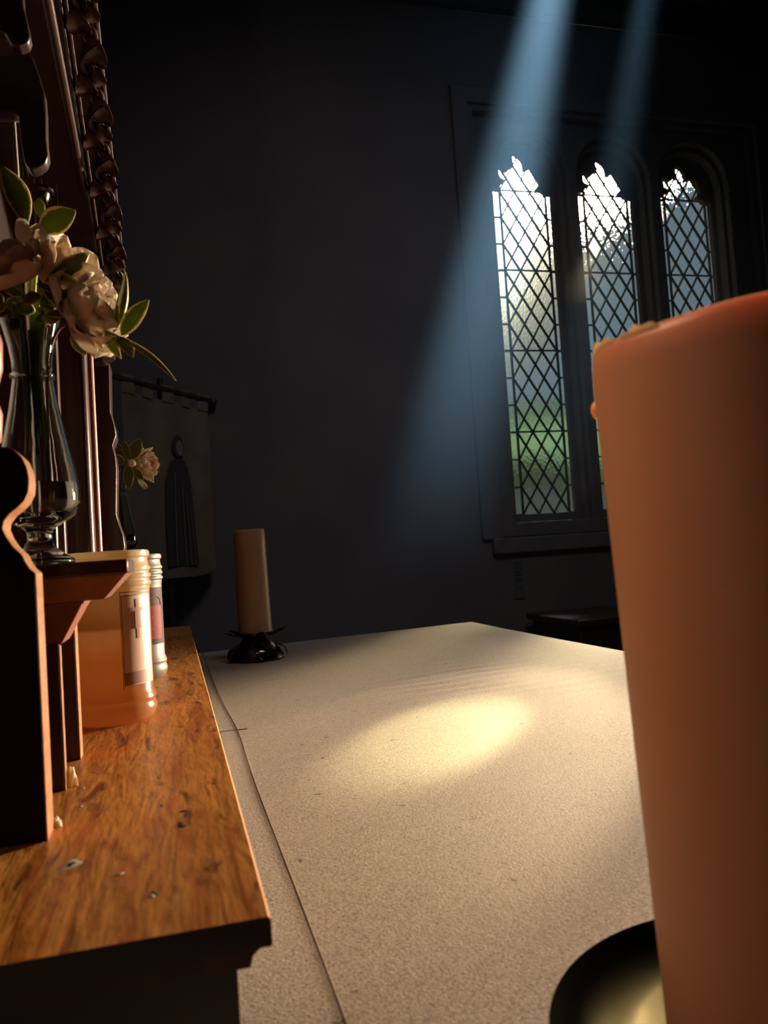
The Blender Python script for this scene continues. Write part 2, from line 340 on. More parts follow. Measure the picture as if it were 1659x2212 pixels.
# window tracery: moulded stone plates with three cusped openings
WCX = [1.797, 2.266, 2.741]; WZ0, WSP, HW = .14, 1.768, .163
HEAD = [(1064, 405), (1068, 403), (1072, 406), (1077, 405), (1083, 398), (1089, 392), (1089, 386), (1082, 384), (1077, 377), (1073, 368), (1074, 361), (1079, 358), (1087, 361), (1092, 366), (1096, 369), (1102, 364), (1107, 356), (1109, 349), (1107, 343), (1107, 336), (1111, 332), (1117, 335), (1125, 341), (1131, 350), (1133, 360), (1132, 368), (1138, 366), (1148, 362), (1155, 367), (1162, 377), (1164, 383), (1168, 388), (1168, 395), (1163, 400), (1158, 407), (1163, 411), (1171, 412), (1175, 417)]
HEAD = [(at(x, y, 3.6).x-WCX[0], at(x, y, 3.6).z) for x, y in HEAD]      # flamboyant cusped head, the same in all three lights
def light(cx):
    return [(cx-HW, WZ0)]+[(cx+max(a, -HW), b) for a, b in HEAD]+[(cx+HW, WSP-.004), (cx+HW, WZ0)]
outer = [(OX0-.002, OZ0-.002), (OX1+.002, OZ0-.002), (OX1+.002, OZ1+.002), (OX0-.002, OZ1+.002)]
struct(MB().plate([outer]+[light(c) for c in WCX], lambda a, b: (a, YW+.13, b), lambda a, b: (a, YW+.16, b)).build('window_frame', 'stone', smooth=False)).name = 'trim_3'
# mullions, jambs and hood mould standing in front of the tracery plate
def arch(cx, hw, zs, rise, n=8):
    pts = [(cx+hw, WZ0-.04), (cx+hw, zs)]
    for i in range(1, n): t = i/n; pts.append((cx+hw*math.cos(t*math.pi/2)**.8, zs+rise*math.sin(t*math.pi/2)))
    pts.append((cx, zs+rise)); return pts + [(2*cx-a, b) for a, b in reversed(pts[:-1])]
ins = [(OX0, OZ0), (OX1, OZ0), (OX1, OZ1), (OX0, OZ1)]
o1 = [(OX0+.001, OZ0+.001), (OX1-.001, OZ0+.001), (OX1-.001, OZ1-.001), (OX0+.001, OZ1-.001)]
struct(MB().plate([o1]+[arch(c, .190, WSP+.04, .20) for c in WCX], lambda a, b: (a, YW+.075, b), lambda a, b: (a, YW+.129, b)).build('trim_4', 'stone', smooth=False, bevel=.006))
struct(MB().plate([o1]+[arch(c, .208, WSP+.05, .22) for c in WCX], lambda a, b: (a, YW+.035, b), lambda a, b: (a, YW+.074, b)).build('trim_5', 'stone', smooth=False, bevel=.006))
struct(MB().plate([[(OX0-.11, OZ0), (OX1+.11, OZ0), (OX1+.11, OZ1+.11), (OX0-.11, OZ1+.11)], [(OX0-.03, OZ0), (OX1+.03, OZ0), (OX1+.03, OZ1+.03), (OX0-.03, OZ1+.03)]],
    lambda a, b: (a, YW-.022, b), lambda a, b: (a, YW-.001, b)).build('trim_6', 'wall', bevel=.006))

DW, DH = .0837, .407/3
YG = YW+.175; GS = YG/3.6; DW *= GS; DH *= GS; WZG = WZ0*GS
for i, cx in enumerate([c*GS for c in WCX]):
    wroot = bpy.data.objects.new('window_%d' % (i+1), None); C.objects.link(wroot); wroot.location = (cx, YG, WZG); struct(wroot)
    x0, x1, z0, z1 = cx-.165, cx+.165, WZG-.01, WSP+.24
    m0, m1 = cx-1.5*DW, cx+1.5*DW
    loops = [[(x0, z0), (x1, z0), (x1, z1), (x0, z1)]]
    quarry = None
    if i == 1:
        qx, qz = cx-DW*1.5+DW*.5+.001, WZG+10*DH+.0
        quarry = [(qx-DW/2, qz), (qx, qz-DH/2), (qx+DW/2, qz), (qx, qz+DH/2)]; loops.append(quarry)
    MB().plate(loops, lambda a, b: (a, YG, b), None).build('glass', 'rolled_glass', wroot, smooth=False)
    if quarry:
        o = MB().plate([quarry], lambda a, b: (a, YG, b), None).build('quarry', 'clear_glass', wroot, smooth=False); o['label'] = 'clear diamond pane letting the sun straight through'
    lead = MB()
    def bar(a, b, wd=.0085, lead=lead):
        a, b = Vector(a), Vector(b); d = (b-a).normalized(); n = Vector((-d.y, d.x))*wd/2; y0, y1 = YG-.006, YG+.006
        q = [a-n, b-n, b+n, a+n]; lead.hexa([(p.x, y0, p.y) for p in q]+[(p.x, y1, p.y) for p in q])
    bar((m0, z0), (m0, z1)); bar((m1, z0), (m1, z1))
    nH = int((z1-WZG)/DH)+1
    for k in range(-3, nH*1+1):        # diagonals both ways between the margins, clipped to the window
        for s in (1, -1):
            xa, za = (m0, WZG+k*DH) if s == 1 else (m1, WZG+k*DH)
            xb, zb = (m1, za+3*DH) if s == 1 else (m0, za+3*DH)
            t0 = max(0, (z0-za)/(zb-za)); t1 = min(1, (z1-za)/(zb-za))
            if t1 > t0: bar((xa+(xb-xa)*t0, za+(zb-za)*t0), (xa+(xb-xa)*t1, za+(zb-za)*t1), .0072)
    for k in range(nH):
        z = WZG+k*DH; bar((x0, z), (m0, z), .0075); bar((m1, z), (x1, z), .0075)
    lead.build('lead_came', 'lead', wroot, smooth=False)
    for k in range(1, 5):
        z = WZG+k*.407*GS
        MB().box(x0, x1, YG-.014, YG-.007, z-.004, z+.004).build('saddle_bar', 'lead', wroot, smooth=False)

# outside: lawn and a clipped hedge beyond it
tag(MB().box(-6, 22, YW+.5, 30, -1.4, -1.36).build('lawn', 'lawn', smooth=False), 'grass ground outside beyond the leaded windows', 'lawn', kind='structure')
rnd = random.Random(3)
hb = MB()
nx, nz = 60, 10
vsx = []
for i in range(nx+1):
    for j in range(nz+1):
        x = -1+i*.22; z = -1.37+j*.41*(.97+.03*math.sin(i*.7)); a = .35*mnoise.noise(Vector((x*1.3, z*1.3, 2)))
        vsx.append((x, 12.4+a+(.5 if j == nz else 0), z))
hb.add(vsx+[(x, y+1.4, z) for x, y, z in vsx], [(i*(nz+1)+j, (i+1)*(nz+1)+j, (i+1)*(nz+1)+j+1, i*(nz+1)+j+1) for i in range(nx) for j in range(nz)] + [(len(vsx)+i*(nz+1)+j, len(vsx)+i*(nz+1)+j+1, len(vsx)+(i+1)*(nz+1)+j+1, len(vsx)+(i+1)*(nz+1)+j) for i in range(nx) for j in range(nz)])
tag(hb.build('hedge', 'hedge'), 'green hedge outside, seen blurred through the leaded panes', 'hedge')

tag(MB().box(-1, 14, 10.0, 10.3, -1.36, .74).build('garden_wall', 'garden_stone', smooth=False), 'low blue-grey stone wall outside in front of the hedge', 'wall')
# haze volume added before the window wall to make the shafts visible
hz = MB().box(.42, 3.4, 2.72, 3.43, -.17, 4.0).build('haze', 'wall', smooth=False)
hm = bpy.data.materials.new('haze'); hm.use_nodes = True; t = hm.node_tree; t.nodes.remove(t.nodes['Principled BSDF'])
vsn = t.nodes.new('ShaderNodeVolumeScatter'); vsn.inputs['Density'].default_value = .045; vsn.inputs['Anisotropy'].default_value = 0.0; vsn.inputs['Color'].default_value = (1, 1, 1, 1)
tc = t.nodes.new('ShaderNodeTexCoord'); sx = t.nodes.new('ShaderNodeSeparateXYZ'); t.links.new(tc.outputs['Object'], sx.inputs[0])
mr = t.nodes.new('ShaderNodeMapRange'); mr.interpolation_type = 'SMOOTHSTEP'; mr.inputs[1].default_value = -.17; mr.inputs[2].default_value = 1.1; mr.inputs[3].default_value = 0; mr.inputs[4].default_value = .05
t.links.new(sx.outputs['Z'], mr.inputs[0]); t.links.new(mr.outputs[0], vsn.inputs['Density'])
t.links.new(vsn.outputs[0], t.nodes['Material Output'].inputs['Volume']); hz.data.materials[0] = hm
tag(hz, 'thin haze added before the windows so the flare streaks show as shafts', 'haze', kind='stuff')

# ---------------------------------------------------------------- altar, cloth, shelf
ZA, ZS = -.21, -.14
al = thing('altar', 'long altar table beneath the white linen cloth', 'altar', (.4, 1.0, ZF))
MB().box(-.20, .775, -.25, 1.90, ZA-.035, ZA-.0045).build('table_top', 'mahog', al, bevel=.004, loc=(.4, 1, ZA))
MB().box(-.18, .72, -.2, 1.85, ZF, ZA-.036).build('base', 'mahog_dark', al, loc=(.4, 1, ZF))
cl = MB()
nx, ny = 90, 280
X0, X1, Y0 = -.21, .797, -.27
def cloth_z(x, y):
    d = math.hypot((x-.38), (y-1.15))
    z = .0006*mnoise.noise(Vector((x*5, y*5, 0)))+.0015*math.exp(-((x-.50)/.15)**2)*math.exp(-((y-1.2)/.13)**2)*math.sin((y*.97-x*.2)*150+2*mnoise.noise(Vector((x*9, y*9, 0))))
    return ZA+z-.0018*max(0, (x-.73)/.067)**2*(.6+.6*math.sin(y*5))
vs2 = []
for i in range(nx+1):
    for j in range(ny+1):
        x = X0+(X1-X0)*i/nx; Yf = 1.965+.145*(x-.04)/.76; y = Y0+(Yf-Y0)*j/ny
        vs2.append((x, y, cloth_z(x, y)))
n = len(vs2)
fs = [(i*(ny+1)+j, (i+1)*(ny+1)+j, (i+1)*(ny+1)+j+1, i*(ny+1)+j+1) for i in range(nx) for j in range(ny)]
cl.add(vs2+[(x, y, z-.0015) for x, y, z in vs2], fs+[tuple(n+q for q in reversed(f)) for f in fs])
# hanging falls on the far end and the front, gently folded
def fall(p0, p1, nrm, k=60):
    a = []
    for i in range(k+1):
        t = i/k; x = p0[0]+(p1[0]-p0[0])*t; y = p0[1]+(p1[1]-p0[1])*t; z = cloth_z(x, y); w_ = .006*math.sin(t*40)
        for j in range(8):
            s_ = j/7; a.append((x+nrm[0]*(.002+w_*s_), y+nrm[1]*(.002+w_*s_), z-.34*s_-.0005))
    f = [(i*8+j, (i+1)*8+j, (i+1)*8+j+1, i*8+j+1) for i in range(k) for j in range(7)]
    cl.add(a, f)
fall((X1, Y0), (X1, 1.965+.145), (1, 0)); fall((X1, 2.11), (X0, 1.917), (0, 1))
c_ = cl.build('altar_cloth', 'cloth')
tag(c_, 'pale linen altar cloth spread over the altar, bright sun patch in the middle', 'tablecloth')
# hem band along the shelf: two folded lengths meeting in a dark slit
for ya, yb in ((-.26, 1.026), (1.030, 1.955)):
    k = 40; v = []
    for i in range(k+1):
        y = ya+(yb-ya)*i/k; xr = .0595+.004*math.sin(y*2.1+.6)+ (.005*math.exp(-((y-1.02)/.16)**2))
        v += [(-.2, y, ZA+.0003), (xr-.002, y, ZA+.0003), (xr-.002, y, ZA+.0006), (xr-.004, y, ZA+.0007), (-.2, y, ZA+.0007), (xr, y, ZA+.0005)]
    f = []
    for i in range(k):
        a, b = i*6, (i+1)*6
        f += [(a+0, b+0, b+1, a+1), (a+1, b+1, b+5, a+5), (a+5, b+5, b+2, a+2), (a+2, b+2, b+3, a+3), (a+3, b+3, b+4, a+4), (a+4, b+4, b+0, a+0)]
    f += [(0, 1, 5, 2, 3, 4), tuple(k*6+q for q in (4, 3, 2, 5, 1, 0))]
    MB().add(v, f).build('hem', 'cloth', c_)
for ya, yb in ((-.26, 1.026), (1.030, 1.955)):
    p_ = [(.0605+.004*math.sin(y*2.1+.6)+.005*math.exp(-((y-1.02)/.16)**2), y, ZA+.0006) for y in [ya+(yb-ya)*i/40 for i in range(41)]]
    MB().tube(p_, .0006, 6).build('seam', 'seam', c_)
MB().box(.036, .079, 1.0262, 1.0298, ZA+.0005, ZA+.0007).build('hem_gap', 'lead', c_, smooth=False)

sh = thing('altar_shelf', 'varnished orange pine shelf running along the back of the altar', 'shelf', (-.1, .9, ZA))
SY0, SY1 = .325, 1.92
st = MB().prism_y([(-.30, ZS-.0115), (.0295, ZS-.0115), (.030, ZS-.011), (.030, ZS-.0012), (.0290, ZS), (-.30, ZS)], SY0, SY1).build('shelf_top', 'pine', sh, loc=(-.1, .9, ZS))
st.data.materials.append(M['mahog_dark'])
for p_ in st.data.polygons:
    if p_.normal.y < -.9: p_.material_index = 1      # shade on the board's end, painted in with a near-black material
MB().prism_y([(-.30, ZS-.021), (.0215, ZS-.021), (.0225, ZS-.017), (.0265, ZS-.0135), (.0270, ZS-.0116), (-.30, ZS-.0116)], SY0+.006, SY1-.004).build('moulding', 'mahog', sh)
MB().prism_y([(-.30, ZA+.0031), (.0165, ZA+.0031), (.0165, ZS-.0211), (-.30, ZS-.0211)], SY0+.011, SY1-.01).build('body', 'mahog_dark', sh)
# knots and wax spots of the shelf
def blob(cx, cy, z, rx, ry, h, seed):
    m = MB(); rr = random.Random(seed); seg = 18; ph = [rr.random()*6 for _ in range(3)]
    def rad(a): return 1+.22*math.sin(2*a+ph[0])+.16*math.sin(3*a+ph[1])+.1*math.sin(5*a+ph[2])
    v = [(cx, cy, z+h)]
    for s_, zz in ((.6, h*.8), (1, 0)):
        for k in range(seg): a = 2*math.pi*k/seg; v.append((cx+rx*s_*rad(a)*math.cos(a), cy+ry*s_*rad(a)*math.sin(a), z+zz))
    f = [(0, 1+k, 1+(k+1) % seg) for k in range(seg)]+[(1+k, 1+seg+k, 1+seg+(k+1) % seg, 1+(k+1) % seg) for k in range(seg)]+[tuple(1+seg+k for k in range(seg-1, -1, -1))]
    return m.add(v, f)
def onshelf(x, y):
    d = cf+(x-W/2)/FPX*cr-(y-H/2)/FPX*cu; return d*(ZS/d.z)
for (x, y, rx, ry, mm) in ((152, 1868, .0052, .0062, 'white_speck'), (153, 1868, .0026, .0040, 'lead'), (392, 1782, .0022, .005, 'lead'), (398, 1752, .003, .002, 'print_line'), (260, 1888, .0016, .0022, 'white_speck'), (328, 1934, .0016, .0026, 'white_speck'), (332, 1930, .0016, .0036, 'print_line'), (175, 1742, .0013, .002, 'white_speck'), (205, 1668, .0022, .0015, 'white_speck'), (180, 1703, .001, .0016, 'white_speck'), (330, 1525, .0008, .0025, 'white_speck'), (350, 1740, .0009, .003, 'print_line')):
    p = onshelf(x, y)
    o = blob(p.x, p.y, ZS, rx, ry, .00035 if mm != 'lead' else .0005, int(x)).build('knot' if mm != 'white_speck' else 'wax_speck', mm, sh)

# ---------------------------------------------------------------- reredos: the dark carved woodwork behind the shelf
rd = thing('reredos', 'dark carved mahogany woodwork standing on the back of the shelf', 'altarpiece', (-.12, 1.0, ZS))
def zp(pts, Y): return [(at(x, y, Y).x, at(x, y, Y).z) for x, y in pts]
# back panel
MB().box(-.2, -.165, .44, 1.86, ZS, .95).build('back_panel', 'mahog_dark', rd, bevel=.002)
# near side board with scroll top; its narrow front has sunlight painted in
top = zp([(0, 968), (18, 968), (30, 975), (44, 988), (55, 1010), (60, 1036), (58, 1062), (48, 1082), (35, 1095), (18, 1108), (5, 1125), (2, 1142), (10, 1160), (25, 1182), (45, 1200), (52, 1215), (62, 1230), (72, 1240)], .462)
prof = [(-.17, ZS)] + [(-.072, ZS)] + [(-.0722, .001)] + [p for p in reversed(top[:-1])] + [(-.1, .070), (-.17, .070)]
MB().prism_y(prof, .462, .484).build('side_board', 'black_wood', rd, bevel=.0008)
edge = [(-.072, ZS), (-.0722, .001)] + [p for p in reversed(top[:-1])]
def ribbon(pts, y0, y1, t=.0007):
    m = MB(); v = []
    for i, (a, b) in enumerate(pts):
        p0 = Vector(pts[max(i-1, 0)]); p1 = Vector(pts[min(i+1, len(pts)-1)]); d = (p1-p0).normalized(); nn = Vector((d.y, -d.x))*t
        for y in (y0, y1): v += [(a, y, b), (a+nn.x, y, b+nn.y)]
    f = []
    for i in range(len(pts)-1):
        a, b = i*4, i*4+4
        f += [(a+1, b+1, b+3, a+3), (a+0, a+2, b+2, b+0), (a+0, b+0, b+1, a+1), (a+2, a+3, b+3, b+2)]
    f += [(0, 1, 3, 2), tuple(len(pts)*4-4+q for q in (0, 2, 3, 1))]
    return m.add(v, f)
ribbon(edge, .4622, .4838).build('edge_band', 'edgewood', rd)['label'] = 'front edge with sunlight painted into its bright colour'
MB().lathe([(.006, .07), (.010, .075), (.011, .09), (.008, .10), (.012, .115), (.0125, .13), (.007, .150), (.004, .16)], 24, (-.0975, .473, 0)).build('finial', 'cornice', rd)
# pedestal with a mitred cornice carrying the vase (two of them, one per end)
def frustum(m, x1, y0, y1, z1, x1b, y0b, y1b, z0):   # top x right edge x1, bottom x1b
    return m.hexa([(-.17, y0b, z0), (x1b, y0b, z0), (x1b, y1b, z0), (-.17, y1b, z0), (-.17, y0, z1), (x1, y0, z1), (x1, y1, z1), (-.17, y1, z1)])
def pedestal(yc, par):
    a, b = yc-.045, yc+.045
    m = MB().box(-.17, -.0285, a, b, -.0025, .0068)
    m.build('cornice_shelf', 'mahog', par, bevel=.0012)
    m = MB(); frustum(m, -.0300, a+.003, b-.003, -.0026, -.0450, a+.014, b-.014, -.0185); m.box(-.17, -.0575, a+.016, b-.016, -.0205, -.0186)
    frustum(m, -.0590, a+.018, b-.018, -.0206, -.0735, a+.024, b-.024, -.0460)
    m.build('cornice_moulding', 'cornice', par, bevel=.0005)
    for y0, y1 in ((a+.022, a+.031), (yc+.062, yc+.080)):
        MB().box(-.17, -.0752, y0, y1, ZS, -.0462 if y0 < yc else -.036).build('pedestal_board', 'mahog', par, bevel=.0008)
        ribbon([(-.0752, ZS), (-.0752, -.0470 if y0 < yc else -.0365)], y0+.0005, y1-.0005, .0006).build('edge_band', 'edgewood', par)  # bright strip paints the sunlight on the board's front
    MB().box(-.17, -.0905, a+.0315, yc+.0618, ZS, -.0470).build('pedestal_panel', 'mahog_dark', par)
pedestal(.585, rd); pedestal(1.50, rd)
# middle part: pilasters, moulded end block, capital
m = MB()
for k, (x, y0, y1) in enumerate(((-.118, .775, .79), (-.108, .80, .815), (-.101, .835, .85))): m.box(-.17, x, y0, y1, ZS, .285)
m.build('reeded_pilaster', 'mahog', rd, bevel=.0025)
MB().box(-.17, -.0805, .90, .995, ZS, .285).build('pilaster', 'mahog', rd, bevel=.006)
MB().tube([(-.080, .93, ZS), (-.080, .93, .285)], .0055, 16).build('colonnette', 'cornice', rd)
blk = zp([(222, 770), (236, 780), (238, 885), (246, 915), (251, 940), (243, 962), (249, 985), (252, 1010), (251, 1110), (258, 1135), (266, 1155), (270, 1180), (262, 1215)], 1.15)
MB().prism_y([(-.17, ZS)]+[(blk[-1][0], ZS)]+list(reversed(blk))+[(-.17, blk[0][1])], 1.15, 1.20).build('ogee_bracket', 'mahog', rd, bevel=.002)
cap = zp([(222, 775), (246, 760), (240, 735), (243, 690), (236, 650), (240, 615), (228, 600)], 1.1)
MB().prism_y([(-.17, cap[0][1])]+cap+[(-.17, cap[-1][1])], 1.09, 1.145).build('capital', 'mahog_dark', rd, bevel=.003)
# raking canopy: parallel mouldings and a carved leafy band, running up towards the viewer
def onx(x, y, X): d = cf+(x-W/2)/FPX*cr-(y-H/2)/FPX*cu; return d*(X/d.x)
def rail(Xc, lo, hi, r):
    a, b = onx(lo[0], lo[1], Xc), onx(hi[0], hi[1], Xc); d = (a-b); 
    return [a+d*.05, b-d*.35], r
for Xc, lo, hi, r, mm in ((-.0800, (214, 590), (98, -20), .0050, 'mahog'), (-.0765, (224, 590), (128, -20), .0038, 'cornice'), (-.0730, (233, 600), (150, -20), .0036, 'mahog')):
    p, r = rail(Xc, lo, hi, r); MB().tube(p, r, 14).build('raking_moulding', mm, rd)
A, Bq = onx(252, 610, -.055), onx(176, -30, -.055); ax = (Bq-A); Lc = ax.length; ax.normalize()
nn = ax.cross(Vector((1, 0, 0))).normalized()
if nn.z < 0: nn = -nn
m = MB(); o2 = A-ax*.03; e2 = Bq+ax*.25
for (xa, xb, h0, h1) in ((-.17, -.050, .004, .030), (-.17, -.074, -.006, .004)):
    m.hexa([Vector((xa, o2.y, o2.z))+nn*h0, Vector((xb, o2.y, o2.z))+nn*h0, Vector((xb, e2.y, e2.z))+nn*h0, Vector((xa, e2.y, e2.z))+nn*h0, Vector((xa, o2.y, o2.z))+nn*h1, Vector((xb, o2.y, o2.z))+nn*h1, Vector((xb, e2.y, e2.z))+nn*h1, Vector((xa, e2.y, e2.z))+nn*h1])
m.build('canopy_rail', 'mahog_dark', rd, bevel=.002)
rr = random.Random(11)
cv = MB()
K = 13
for k in range(K):              # carved vine: an undulating stem and curled leaves cut in relief
    t0 = k/K; c0 = A+ax*(Lc*1.1*t0)
    sgn = 1 if k % 2 else -1
    cv.tube([c0+Vector((-.012*sgn*math.sin(q*math.pi), 0, 0))*.7+ax*(Lc*1.1/K*q)-nn*(.001+.004*math.sin(q*math.pi)) for q in [i/8 for i in range(9)]], [.0018]*9, 8)
    cc = c0+ax*(Lc*.55/K)
    cv.tube([cc+Vector((math.cos(a)*s_*sgn, 0, 0))+ax*math.sin(a)*s_*1.6-nn*(.003+.003*i/14) for i in range(15) for a in [i*.55] for s_ in [.010*(1-i/17)]], [.0024*(1-i/22) for i in range(15)], 8)
    cv.blade(cc+Vector((.002*sgn, 0, 0)), cc+Vector((.011*sgn, 0, 0))+ax*.028-nn*.004, .022, -nn, bend=.3, cup=.4, ruf=.1, seed=k, thick=.002)
    cv.blade(cc, cc+Vector((.012, 0, 0))-ax*.020-nn*.002, .018, -nn, bend=.3, cup=.5, ruf=.1, seed=k+30, thick=.002)
cv.tube([A+Vector((.010, 0, 0))-ax*.02-nn*.001, A+Vector((.010, 0, 0))+ax*(Lc*1.2)-nn*.001], .0028, 8)
cv.tube([A-Vector((.016, 0, 0))-ax*.02-nn*.001, A-Vector((.016, 0, 0))+ax*(Lc*1.2)-nn*.001], .0022, 8)
cv.build('carved_vine', 'mahog', rd)
# cusped tracery hanging at the top left
def flat(name, px, Y, th, mm, bev=.0015): return MB().prism_y(zp(px, Y), Y, Y+th).build(name, mm, rd, bevel=bev)
flat('hanging_cusp', [(-60, -60), (46, -60), (50, 10), (60, 50), (65, 78), (60, 92), (40, 99), (22, 92), (12, 70), (-60, 40)], .60, .012, 'mahog_dark')
flat('hanging_cusp', [(-60, 120), (70, 120), (84, 160), (96, 200), (99, 240), (100, 300), (104, 335), (98, 352), (84, 362), (66, 366), (52, 350), (44, 300), (40, 250), (30, 244), (-60, 244)], .64, .014, 'mahog_dark')
flat('tracery_bar', [(25, 248), (31, 248), (41, 392), (33, 392)], .66, .006, 'grey_band', .0005)

# thin metal upright rods glinting behind the flowers
cs = thing('candelabrum', 'dark metal fitting with thin upright rods behind the near flowers', 'candle holder', (-.11, .72, ZS))
for (xa, ya, xb, yb) in ((50, 358, 53, 382), (60, 362, 64, 380), (76, 385, 78, 425), (92, 385, 98, 440), (84, 400, 86, 440), (110, 415, 112, 445), (125, 400, 128, 470)):
    MB().tube([at(xa, ya, .72), at(xb, yb, .72)], .0009, 8).build('rod', 'brass', cs)
p0 = at(85, 430, .725)
MB().lathe([(.002, -.006), (.006, -.004), (.008, .0), (.009, .004), (.012, .006), (.012, .008)], 24, (p0.x, .725, p0.z)).build('cup', 'darkmetal', cs)
MB().tube([(p0.x, .725, p0.z), (p0.x-.002, .725, ZS)], .004, 12).build('shaft', 'darkmetal', cs)

# ---------------------------------------------------------------- vases and flowers
def vase(x, y, label, group=None):
    z = .0072
    t = thing('glass_vase', label, 'vase', (x, y, z), group)
    outp = [(0.0005, 0), (.0215, 0), (.0222, .0012), (.0215, .0030), (.0165, .0062), (.0110, .0110), (.0082, .0160), (.0078, .0200), (.0090, .0235), (.0150, .0275), (.0230, .0325), (.0268, .0385), (.0276, .0445), (.0268, .0530), (.0242, .0680), (.0200, .0880), (.0160, .1080), (.0136, .1240), (.0130, .1275)]
    ring = [(.0146, .1284), (.0148, .1302), (.0134, .1315)]
    up = [(.0132, .1380), (.0150, .1500), (.0178, .1620), (.0196, .1690)]
    inn = [(.0188, .1692), (.0168, .1615), (.0140, .1500), (.0121, .1380), (.0120, .1270), (.0148, .1080), (.0188, .0880), (.0230, .0680), (.0256, .0530), (.0262, .0440), (.0252, .0395), (.0200, .0345), (.0100, .0315), (.0005, .0310)]
    o = MB().lathe(outp+ring+up+inn, 64, (x, y, z)).build('vase_body', 'vase_glass', t, loc=(x, y, z), angle=60)
    wr = [(.0005, .0313), (.0099, .0318), (.0198, .0349), (.0249, .0398), (.0259, .0440), (.0253, .0530), (.0250, .0545), (.0005, .0545)]
    MB().lathe(wr, 48, (x, y, z)).build('water', 'water', t, loc=(x, y, z), angle=60)
    return t
VX, VY = -.087, .585
vase(VX, VY, 'clear glass vase on the near pedestal ledge, nearest the camera, holding white flowers')
vase(VX, 1.50, 'clear glass vase on the far pedestal ledge, behind the white candle jar')

def curve(p0, p1, p2, n=12):
    return [(1-t)*(1-t)*Vector(p0)+2*t*(1-t)*Vector(p1)+t*t*Vector(p2) for t in [i/n for i in range(n+1)]]
def leafpart(par, b, tp, w_, nrm, seed=0, **k):
    o = MB().blade(b, tp, w_, nrm, seed=seed, **k).build('leaf', 'leaf', par, angle=180); return o
def bloom(par, c, axis, r, layers, mm, seed, ruf=.12, wd=.75, name='bloom'):
    rr = random.Random(seed); m = MB(); axis = Vector(axis).normalized(); u = axis.orthogonal().normalized(); v = axis.cross(u); c = Vector(c)
    for li, (n, op, ln) in enumerate(layers):        # op: opening angle in degrees from the axis
        for k in range(n):
            a = 2*math.pi*(k+.5*(li % 2)+rr.uniform(-.15, .15))/n; d = (u*math.cos(a)+v*math.sin(a)); th = R(op+rr.uniform(-8, 8))
            dr = axis*math.cos(th)+d*math.sin(th); nr = axis*math.sin(th)-d*math.cos(th)
            L_ = r*ln*rr.uniform(.88, 1.1)
            m.blade(c+d*r*.05, c+d*r*.05+dr*L_, r*wd*rr.uniform(.85, 1.1), nr, bend=-.16, cup=.35, ruf=ruf, shape=.62, blunt=1, seed=rr.random()*100, nu=10, nv=7, thick=.0003)
    return m.build(name, mm, par, angle=180)
cam0 = Vector((0, 0, 0))
def toward(p): return (cam0-Vector(p)).normalized()
mouth = Vector((VX, VY, .168)); low = Vector((VX, VY, .045))
def sprig(label, c, seed, dx):
    c = Vector(c); t = thing('flower', label, 'flower', (VX, VY, .045), 'flowers in the near vase')
    bot = Vector((VX+dx, VY+.004*math.sin(seed), .088+.008*math.cos(seed*2)))
    MB().tube([bot]+curve(Vector((VX+dx*.7, VY, .13)), mouth+Vector((dx*.9, 0, .03)), c, 10), [.0006]+[.0021]*11, 8).build('stem', 'stem', t)
    return t
Yf = .585
# big cream flower at the far left
c = at(52, 560, .565); s = sprig('cream flower at the left edge, shaded orange, above the near vase', at(40, 615, .57), 1, -.006)
bloom(s, at(42, 612, .57), (-.35, -.5, .9), .034, [(7, 62, 1.0), (6, 38, .95), (4, 15, .8)], 'petal', 4)
# grey-white bud flower behind it
s = sprig('pale half-open bud, topmost of the blooms in the near vase', at(80, 560, .60), 2, .001)
bloom(s, at(82, 560, .60), (.05, .2, 1), .028, [(4, 30, 1.0), (4, 14, .95), (3, 6, .8)], 'petal_white', 9, ruf=.05)
# the one opening to the right, half hidden by a leaf
s = sprig('cream flower with pointed petals spreading right in the middle of the near bunch', at(95, 625, .58), 3, .003)
bloom(s, at(100, 622, .58), (.85, -.25, .55), .040, [(6, 48, .92), (5, 28, 1.0), (4, 10, .85)], 'petal', 21, ruf=.07, wd=.62)
leafpart(s, at(98, 608, .555), at(192, 546, .555), .013, toward((0, .5, 0))+Vector((0, 0, -.9)), bend=.10, seed=5)
# the ruffled one low on the right
s = sprig('ruffled white flower leaning out low to the right of the near vase', at(140, 665, .575), 4, .006)
MB().tube(curve(at(118, 650, .58), at(140, 668, .57), at(170, 700, .565)), .0022, 8).build('calyx', 'stem', s)
bloom(s, at(160, 690, .565), (.80, -.35, .25), .037, [(7, 66, .95), (7, 42, 1.0), (6, 22, .95), (4, 8, .9)], 'petal_white', 33, ruf=.16)
m = MB()
for (bx, by, tx, ty, ww) in ((170, 700, 207, 766, .012), (180, 700, 222, 752, .010), (185, 690, 236, 747, .010), (165, 705, 192, 762, .010)):
    m.blade(at(bx, by, .562), at(tx, ty, .558), ww, toward((0, .5, 0))+Vector((.4, 0, .2)), bend=.12, cup=.3, ruf=.08, seed=bx)
m.build('drooping_petals', 'petal', s, angle=180)
leafpart(s, at(112, 645, .556), at(190, 648, .556), .0125, toward((0, .5, 0))+Vector((0, 0, .2)), bend=.12, seed=7)
leafpart(s, at(155, 718, .570), at(186, 768, .570), .0095, toward((0, .5, 0)), bend=.1, seed=8)
